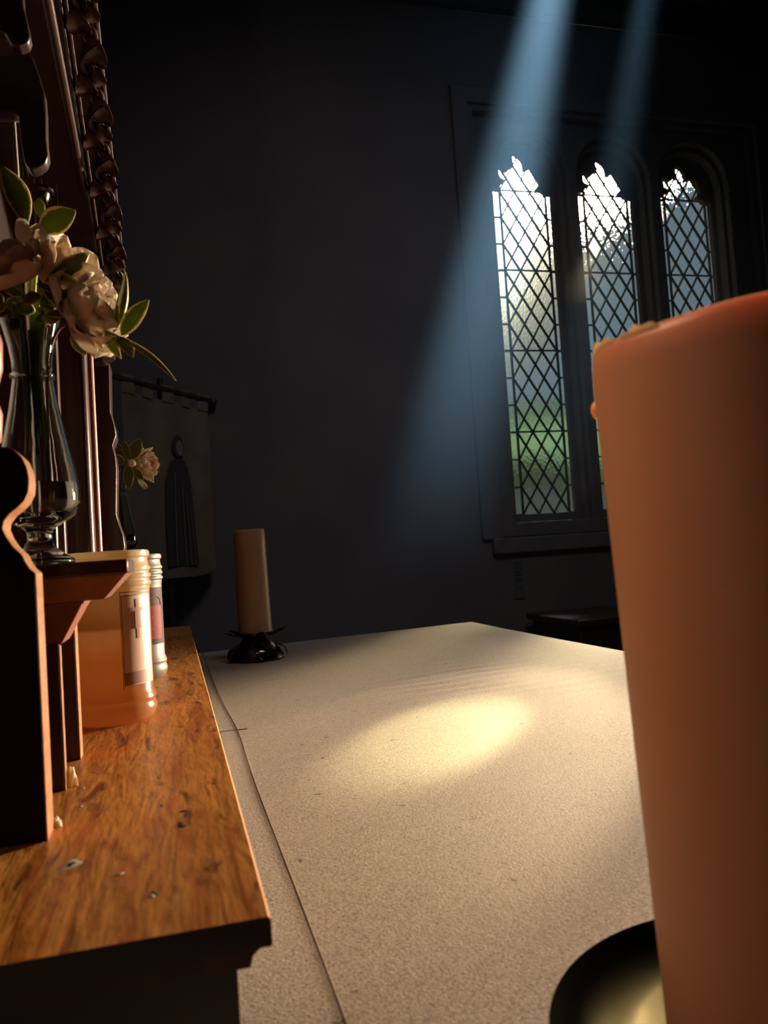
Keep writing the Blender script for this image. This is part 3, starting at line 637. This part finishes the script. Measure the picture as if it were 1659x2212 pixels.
# upright dark leaf sprig at the upper left
s = thing('leaf_sprig', 'pair of broad cream-edged leaves rising over the near bunch', 'leaves', (VX, VY, .045))
MB().tube([Vector((VX, VY+.003, .082))]+curve((VX, VY+.003, .13), mouth+Vector((0, .004, .05)), at(58, 480, .60)), [.0006]+[.0013]*13, 8).build('stem', 'stem', s)
leafpart(s, at(58, 486, .60), at(5, 362, .60), .0185, toward((0, .5, 0))+Vector((.5, 0, 0)), bend=.10, cup=.15, seed=1)
leafpart(s, at(84, 498, .595), at(164, 456, .585), .0185, toward((0, .5, 0))+Vector((0, 0, -.3)), bend=.12, cup=.1, seed=2)
leafpart(s, at(88, 470, .62), at(84, 428, .62), .008, toward((0, .5, 0)), bend=.05, seed=3)
# leafy twig reaching right
s = thing('leaf_sprig', 'leafy brown twig reaching out right from the near vase, longest leaf pointing down', 'leaves', (VX, VY, .045))
MB().tube([Vector((VX+.008, VY, .078))]+curve((VX+.009, VY, .13), mouth+Vector((.012, -.004, .012)), at(172, 700, .56), 8)+[at(215, 712, .555), at(245, 722, .55), at(268, 733, .55)], [.0006]+[.0012]*9+[.001, .0008, .0006], 8).build('twig', 'twig', s)
tn = toward((0, .5, 0))
for (bx, by, tx, ty, ww, nr, sd) in ((246, 718, 270, 588, .0085, tn+Vector((.8, 0, 0)), 11), (262, 724, 322, 648, .0125, tn+Vector((-.2, 0, .1)), 12), (262, 728, 379, 824, .0058, tn+Vector((0, 0, 1.2)), 13), (254, 726, 287, 772, .0105, tn+Vector((.3, 0, .5)), 14), (238, 712, 256, 660, .0075, tn, 15), (228, 715, 262, 775, .0080, tn+Vector((-.5, 0, .1)), 16)):
    leafpart(s, at(bx, by, .552), at(tx, ty, .546), ww, nr, seed=sd, bend=.07, cup=.12, shape=.85)
# tangle of small leaves at the mouth
s = thing('leaf_sprig', 'tangle of small dark leaves packed in the mouth of the near vase', 'leaves', (VX, VY, .045))
MB().tube([Vector((VX-.004, VY-.004, .085)), mouth+Vector((0, -.004, 0))], [.0006, .0014], 8).build('stem', 'stem', s)
rr = random.Random(5)
for k in range(24):
    a = at(rr.uniform(5, 125), rr.uniform(600, 690), .575+rr.uniform(-.012, .01)); an = rr.uniform(0, 6.28)
    leafpart(s, a, a+Vector((.013*math.cos(an), rr.uniform(-.004, .004), .010*math.sin(an))), rr.uniform(.006, .011), tn+Vector((rr.uniform(-.6, .6), 0, rr.uniform(-.6, .6))), seed=k, bend=.15, nu=8, nv=5)
# far vase: a frilled flower and its leaves
YV = 1.47
s = thing('flower', 'small frilled cream flower with cream-edged leaves in the far vase', 'flower', (VX, 1.5, .05))
MB().tube([Vector((VX, 1.5, .09))]+curve((VX, 1.5, .13), (VX, 1.49, .18), at(283, 1005, YV)), [.0006]+[.0014]*13, 8).build('stem', 'stem', s)
bloom(s, at(298, 1006, YV), (.75, -.35, .12), .040, [(9, 80, .95), (9, 62, .95), (8, 42, .95), (7, 24, .9), (5, 8, .85)], 'petal', 77, ruf=.15, wd=.55)
for (bx, by, tx, ty, ww, sd) in ((279, 992, 266, 950, .0135, 1), (283, 993, 303, 948, .0250, 2), (277, 1003, 279, 1057, .0185, 3), (288, 1010, 309, 1037, .0125, 4), (268, 1004, 243, 982, .0170, 5), (268, 975, 245, 955, .0065, 6), (262, 1010, 246, 1022, .008, 8)):
    leafpart(s, at(bx, by, YV-.045), at(tx, ty, YV-.05), ww, tn+Vector((.1*sd-.3, 0, 0)), seed=sd, bend=.06, cup=.1, shape=.9)
leafpart(s, at(236, 918, YV-.03), at(256, 934, YV-.03), .006, tn, seed=9, bend=.1)
MB().lathe([(.001, -.007), (.006, -.004), (.007, 0), (.005, .005), (.001, .007)], 16, at(285, 1001, YV-.05)).build('bud', 'petal', s)

# ---------------------------------------------------------------- votive jars
def cylpatch(c, r, a0, a1, z0, z1, th=.0002, n=16):
    m = MB(); v = []
    for i in range(n+1):
        a = a0+(a1-a0)*i/n; dx, dy = math.sin(a), -math.cos(a)
        for rr_ in (r, r+th):
            for z in (z0, z1): v.append((c[0]+rr_*dx, c[1]+rr_*dy, z))
    f = []
    for i in range(n):
        a, b = i*4, i*4+4; f += [(a+2, b+2, b+3, a+3), (a, a+1, b+1, b), (a+1, a+3, b+3, b+1), (a, b, b+2, a+2)]
    f += [(0, 2, 3, 1), tuple(4*n+q for q in (0, 1, 3, 2))]
    return m.add(v, f)
JH = .158
def jar(c, label, mm, r=.0375):
    t = thing('votive_jar', label, 'candle jar', (c[0], c[1], ZS))
    pr = [(.0005, 0), (r-.004, 0), (r-.0010, .0025), (r+.0012, .008), (r+.0016, .0125), (r+.0004, .0155), (r+.0004, .0185), (r+.0014, .0205), (r+.0004, .0245), (r-.0010, .0275), (r-.0010, .116), (r-.0008, .1200), (r-.0004, .1215)]
    for k in range(3): z = .1240+k*.0068; pr += [(r-.0004, z), (r+.0012, z+.002), (r+.0012, z+.0038), (r-.0004, z+.0056)]
    pr += [(r-.0012, .1480), (r-.0012, .1505), (r+.0006, .1525), (r+.0006, .1560), (r-.0008, .1578), (r-.0035, .158), (r-.0040, .154), (r-.0040, .085), (.0005, .085)]
    MB().lathe(pr, 96, (c[0], c[1], ZS)).build('jar_body', mm, t, loc=(c[0], c[1], ZS), angle=35)
    return t
JC = (-.0600, .800)
j = jar(JC, 'milky white votive candle jar with a crucifix label, standing on the shelf', 'jar')
rj = .0366
th0 = math.atan2(JC[0], JC[1])     # turn the label towards the room
LA0, LA1 = R(19), R(76)
lz0, lz1 = ZS+.0345, ZS+.1165
lab = cylpatch(JC, rj, LA0, LA1, lz0, lz1).build('label', 'label', j); lab['label'] = 'rectangular picture label with a crucifix'
for a0, a1, z0, z1 in ((LA0-.03, LA0-.015, lz0-.003, lz1+.003), (LA0, LA0+.018, lz0, lz1), (LA0-.03, LA1, lz1+.0025, lz1+.0032), (LA0, LA1, lz1-.0008, lz1)):
    cylpatch(JC, rj+.0002, a0, a1, z0, z1, n=12).build('label_line', 'print_line', lab)
ca = R(44)
def figp(a, z): return (JC[0]+(rj+.0004)*math.sin(a), JC[1]-(rj+.0004)*math.cos(a), z)
def fig(poly, mm, name):
    m = MB().plate([poly], lambda a, b: figp(ca+a/rj, lz1-b), lambda a, b: tuple(Vector(figp(ca+a/rj, lz1-b))+Vector((math.sin(ca), -math.cos(ca), 0))*.00015)); return m.build(name, mm, lab, smooth=False)
cruc = cylpatch(JC, rj+.0003, ca-.045, ca+.045, lz1-.040, lz1-.004, n=4)
for a0, a1, z0, z1 in ((ca-.27, ca+.27, lz1-.0150, lz1-.0118), (ca-.085, ca+.085, lz1-.031, lz1-.0151)):
    q_ = cylpatch(JC, rj+.0007, a0, a1, z0, z1, n=12); cruc.add(q_.v, q_.f)
cruc.build('crucifix_print', 'print', lab)
cylpatch(JC, rj+.0002, LA0+.02, LA1, lz0+.001, lz0+.012, n=12).build('ground_print', 'print', lab)
J2 = (-.053, 1.085)
j2 = jar(J2, 'votive candle jar with a dark red label, partly hidden behind the crucifix jar', 'grey_band')
l2 = cylpatch(J2, rj, R(-70), R(80), ZS+.043, ZS+.115).build('label', 'red_label', j2); l2['label'] = 'dark red printed label'
cylpatch(J2, rj+.0002, R(28), R(68), ZS+.050, ZS+.092, n=14).build('label_picture', 'red_print', l2)
m = MB(); m.tube([(J2[0]+(rj+.0005)*math.sin(R(48)+R(20)*math.cos(a)), J2[1]-(rj+.0005)*math.cos(R(48)+R(20)*math.cos(a)), ZS+.092+.012*math.sin(a)) for a in [math.pi*i/12 for i in range(13)]], .0004, 6); m.build('label_arch', 'grey_band', l2)

# wax crumbs stuck at the foot of the pedestal boards
for nm, x, y, Yw, sx, sz, lb in (('wax_chip', 152, 1655, .572, .0042, .006, 'white flake of wax at the foot of the second pedestal board'), ('wax_chip', 122, 1790, .487, .0034, .0024, 'low smear of white wax at the foot of the nearest dark board')):
    p = at(x, y, Yw); m = MB(); rr = random.Random(int(x)); vv = []
    seg, rg = 9, 4
    for i in range(rg+1):
        for k in range(seg):
            a = 2*math.pi*k/seg; f_ = math.cos(i/rg*1.45); q = rr.uniform(.75, 1.2)
            vv.append((p.x+sx*f_*q*math.cos(a), p.y-.002+.0025*f_*q*math.sin(a), ZS+.0001+sz*2*math.sin(i/rg*1.5)*(1 if i == 0 else q)))
    m.add(vv, [(i*seg+k, i*seg+(k+1) % seg, (i+1)*seg+(k+1) % seg, (i+1)*seg+k) for i in range(rg) for k in range(seg)]+[tuple(range(seg-1, -1, -1)), tuple(rg*seg+k for k in range(seg))])
    tag(m.build(nm, 'white_speck', smooth=False), lb, 'wax')

# ---------------------------------------------------------------- far candle on its petalled holder
CX, CY = .162, 1.73
ho = thing('candle_holder', 'dark bronze holder with pointed flared petals under the far candle', 'candle holder', (CX, CY, ZA))
MB().lathe([(.0005, .0006), (.055, .0006), (.058, .004), (.056, .012), (.050, .022), (.040, .032), (.031, .040), (.028, .046), (.034, .050), (.041, .054), (.041, .058), (.001, .058)], 48, (CX, CY, ZA)).build('base', 'darkmetal', ho, loc=(CX, CY, ZA))
for k in range(8):
    a = 2*math.pi*k/8+.12; d = Vector((math.cos(a), math.sin(a), 0)); b = Vector((CX, CY, ZA+.050))
    MB().blade(b+d*.030, b+d*.069+Vector((0, 0, .014)), .020, Vector((0, 0, 1))-d*.3, bend=-.05, cup=.35, seed=k, thick=.0008).build('petal', 'darkmetal', ho)
for k in range(5):
    a = 2*math.pi*k/5-.25; d = Vector((math.cos(a), math.sin(a), 0)); b = Vector((CX, CY, ZA))
    MB().blade(b+d*.038+Vector((0, 0, .034)), b+d*.064+Vector((0, 0, .003)), .024, Vector((0, 0, 1))+d, bend=.28, cup=-.1, seed=k, thick=.001).build('leaf_foot', 'brass', ho)
ca_ = thing('pillar_candle', 'slim cream pillar candle at the far end of the altar', 'candle', (CX, CY, ZA+.058))
rc = .0355
co = MB().lathe([(.0005, .0005), (rc+.001, .0005), (rc+.001, .004), (rc, .02), (rc-.0015, .19), (rc-.002, .2165), (rc-.0035, .2195), (rc-.006, .2188), (rc-.012, .216), (.0005, .215)], 64, (CX, CY, ZA+.058)).build('wax_body', 'wax_far', ca_, loc=(CX, CY, ZA+.058))
MB().tube([(CX, CY, ZA+.058+.2155), (CX+.001, CY, ZA+.058+.2195)], .0011, 8).build('wick', 'lead', co)
ca_.rotation_euler = (0, R(-.5), 0)

# ---------------------------------------------------------------- near candle on a polished dish
NX, NY, NR = .2372, .2638, .066
di = thing('candle_dish', 'round polished brass dish under the big near candle', 'dish', (NX, NY, ZA))
MB().lathe([(.0005, .0018), (.060, .0018), (.095, .0040), (.1065, .0092), (.1090, .0112), (.1096, .0126), (.1090, .0132), (.1080, .0128), (.1050, .0112), (.094, .0072), (.075, .0052), (.0005, .0050)], 128, (NX, NY, ZA)).build('dish_body', 'brass', di, loc=(NX, NY, ZA), angle=60)
ne = thing('pillar_candle', 'thick amber pillar candle close to the camera on the right', 'candle', (NX, NY, ZA+.0054))
zt_ = .074-(ZA+.0054)
def rimwob(a, r, z):
    if z < zt_-.02: return 0
    return .0016*math.sin(2*a+1.0)+.0010*math.sin(5*a)
nb = MB().lathe([(.0005, 0), (NR-.003, 0), (NR-.0005, .0012), (NR, .005), (NR, .10), (NR, zt_-.012), (NR-.0004, zt_-.004), (NR-.0016, zt_-.0008), (NR-.0030, zt_), (NR-.0044, zt_-.0010), (NR-.006, zt_-.006), (NR-.012, zt_-.011), (NR-.03, zt_-.014), (.0005, zt_-.015)], 160, (NX, NY, ZA+.0054), wob=rimwob).build('wax_body', 'wax_near', ne, loc=(NX, NY, ZA+.0054))
MB().tube([(NX, NY, .0580), (NX+.001, NY, .066), (NX+.003, NY-.001, .071)], [.0014, .0014, .001], 8).build('wick', 'lead', nb)
lc = (NX, NY)
def lip(a0, a1, h, n=24):
    v = []; f = []
    for i in range(n+1):
        t = i/n; a = a0+(a1-a0)*t; hh = h*math.sin(math.pi*t)**.6*(.85+.15*math.sin(t*17))+.0002
        for rr_, z in ((NR-.0022, .0722), (NR-.0010, .0722), (NR-.0012, .0728+hh), (NR-.0020, .0728+hh)): v.append((NX+rr_*math.sin(a), NY-rr_*math.cos(a), z))
    for i in range(n):
        a, b = i*4, i*4+4; f += [(a+k, a+(k+1) % 4, b+(k+1) % 4, b+k) for k in range(4)]
    f += [(3, 2, 1, 0), tuple(4*n+q for q in range(4))]
    return MB().add(v, f)
for a0, a1, h in ((-124, -90, .0056), (-89, -70, .0036)): lip(R(a0), R(a1), h).build('wax_lip', 'wax_lip', nb)
d = Vector((-.998, .06, 0)).normalized(); ang = math.atan2(NX, NY)
p = at(1290, 790, 1); 
# bead of wax clinging to the left rim
q = Vector((NX, NY, 0))+Vector((-math.cos(ang), math.sin(ang), 0))*(NR+.0002)
MB().lathe([(.0002, -.0042), (.0014, -.003), (.0021, -.0008), (.0020, .0008), (.0012, .0026), (.0002, .0034)], 16, (q.x, q.y+.002, .0555)).build('wax_drip', 'wax_far', nb)

ne.rotation_euler = (0, R(-2.2), 0); ne.location = (NX+.004, NY, ZA+.0082)
# ---------------------------------------------------------------- banner, sign, chest by the far wall
P0, P1 = Vector((-.150, 2.985, 0)), Vector((.168, 3.40, 0)); bd = (P1-P0).normalized(); bn = Vector((bd.y, -bd.x, 0)); bw = (P1-P0).length
br = thing('church_banner', 'dim linen banner with a robed figure, hanging from a rod at the back', 'banner', (.0, 3.2, ZF))
zt0 = .690
def bp_(u, z, off=0): return P0+bd*u+bn*(off+.004*math.sin(u*26))+Vector((0, 0, z))
m = MB(); nu, nv = 40, 20; v = []
for i in range(nu+1):
    for k in range(nv+1):
        u = bw*i/nu; zb = -.045+.03*abs(2*i/nu-1)**6
        v.append(bp_(u, (zt0-.045)+(zb-(zt0-.045))*k/nv))
n = len(v); fs = [(i*(nv+1)+k, (i+1)*(nv+1)+k, (i+1)*(nv+1)+k+1, i*(nv+1)+k+1) for i in range(nu) for k in range(nv)]
m.add(v+[p+bn*-.002 for p in v], fs+[tuple(n+q for q in reversed(f)) for f in fs])
fab = m.build('fabric', 'banner', br)
for k in range(5):
    u0 = bw*(k/4)*.88; MB().plate([[(u0, zt0-.05), (u0+bw*.12, zt0-.05), (u0+bw*.12, zt0+.018), (u0, zt0+.018)]], lambda a, b: bp_(a, b, .001), lambda a, b: bp_(a, b, .004)).build('hanging_loop', 'banner', br, smooth=False)
MB().tube([P0-bd*.06+Vector((0, 0, zt0)), P1+bd*.05+Vector((0, 0, zt0))], .011, 14).build('rod', 'mahog_dark', br)
e_ = P1+bd*.05+Vector((0, 0, zt0)); MB().lathe([(.002, -.02), (.014, -.014), (.02, 0), (.014, .014), (.002, .02)], 16, e_).build('rod_finial', 'mahog_dark', br)
mid = (P0+P1)/2-bn*.03
MB().tube([mid+Vector((0, 0, ZF+.02)), mid+Vector((0, 0, zt0+.05))], .012, 14).build('pole', 'mahog_dark', br)
MB().lathe([(.001, 0), (.16, 0), (.16, .012), (.05, .03), (.02, .06), (.001, .06)], 32, mid+Vector((0, 0, ZF))).build('stand_base', 'mahog_dark', br)
def bpoly(name, pts, mm, off):
    return MB().plate([pts], lambda a, b: bp_(a, b, off), lambda a, b: bp_(a, b, off+.0015)).build(name, mm, fab, smooth=False)
cu_ = bw*.56
bpoly('robe', [(cu_-.075, .33), (cu_-.05, .40), (cu_-.02, .42), (cu_+.03, .42), (cu_+.065, .39), (cu_+.085, .30), (cu_+.10, .10), (cu_+.11, -.0), (cu_-.085, .0), (cu_-.085, .15)], 'banner_dark', .009)
bpoly('hair', [(cu_+.005+.036*math.cos(a), .470+.045*math.sin(a)) for a in [i*math.pi/10 for i in range(20)]], 'banner_dark', .010)
bpoly('face', [(cu_+.008+.022*math.cos(a), .462+.030*math.sin(a)) for a in [i*math.pi/10 for i in range(20)]], 'skin_applique', .013)
for k, x in enumerate((-.03, .01, .035, .06)): bpoly('robe_fold', [(cu_+x, .36-.04*k), (cu_+x+.004, .36-.04*k), (cu_+x*1.4+.004, .0), (cu_+x*1.4, .0)], 'banner', .012)

# fire-safety sign on the wall under the window
a, b = at(1106, 1213, YW), at(1134, 1292, YW)
sg = thing('wall_sign', 'small upright pictogram sign on the dark wall below the first window', 'sign', ((a.x+b.x)/2, YW-.004, (a.z+b.z)/2))
MB().box(a.x, b.x, YW-.005, YW-.0008, b.z, a.z).build('plate', 'sign', sg, bevel=.0008)
def sb(u0, u1, v0, v1, mm='sign_ink'):
    x0, x1 = a.x+(b.x-a.x)*u0, a.x+(b.x-a.x)*u1; z1, z0 = a.z+(b.z-a.z)*v0, a.z+(b.z-a.z)*v1
    MB().box(x0, x1, YW-.0062, YW-.0051, z0, z1).build('print', mm, sg, smooth=False)
sb(.1, .9, .03, .05); sb(.1, .15, .05, .36); sb(.85, .9, .05, .36); sb(.1, .9, .36, .39)
sb(.3, .42, .1, .32); sb(.3, .62, .28, .32); sb(.62, .7, .1, .3); sb(.2, .34, .45, .62); sb(.45, .8, .47, .5); sb(.45, .75, .54, .57); sb(.2, .7, .7, .72)
# low chest by the window wall
a = at(1252, 1338, 2.95)
ch = thing('chest', 'low dark wooden chest by the wall beneath the windows', 'chest', (a.x+.4, 3.15, ZF))
MB().box(a.x, a.x+.9, 2.95, 3.40, ZF+.0005, a.z-.03).build('body', 'mahog_dark', ch, bevel=.006)
MB().box(a.x-.02, a.x+.92, 2.93, 3.42, a.z-.0295, a.z).build('lid', 'mahog', ch, bevel=.006)

# ---------------------------------------------------------------- lift the world so the floor is at zero
bpy.context.view_layer.update()
for o in SC.objects:
    if o.parent is None: o.location.z += EYE
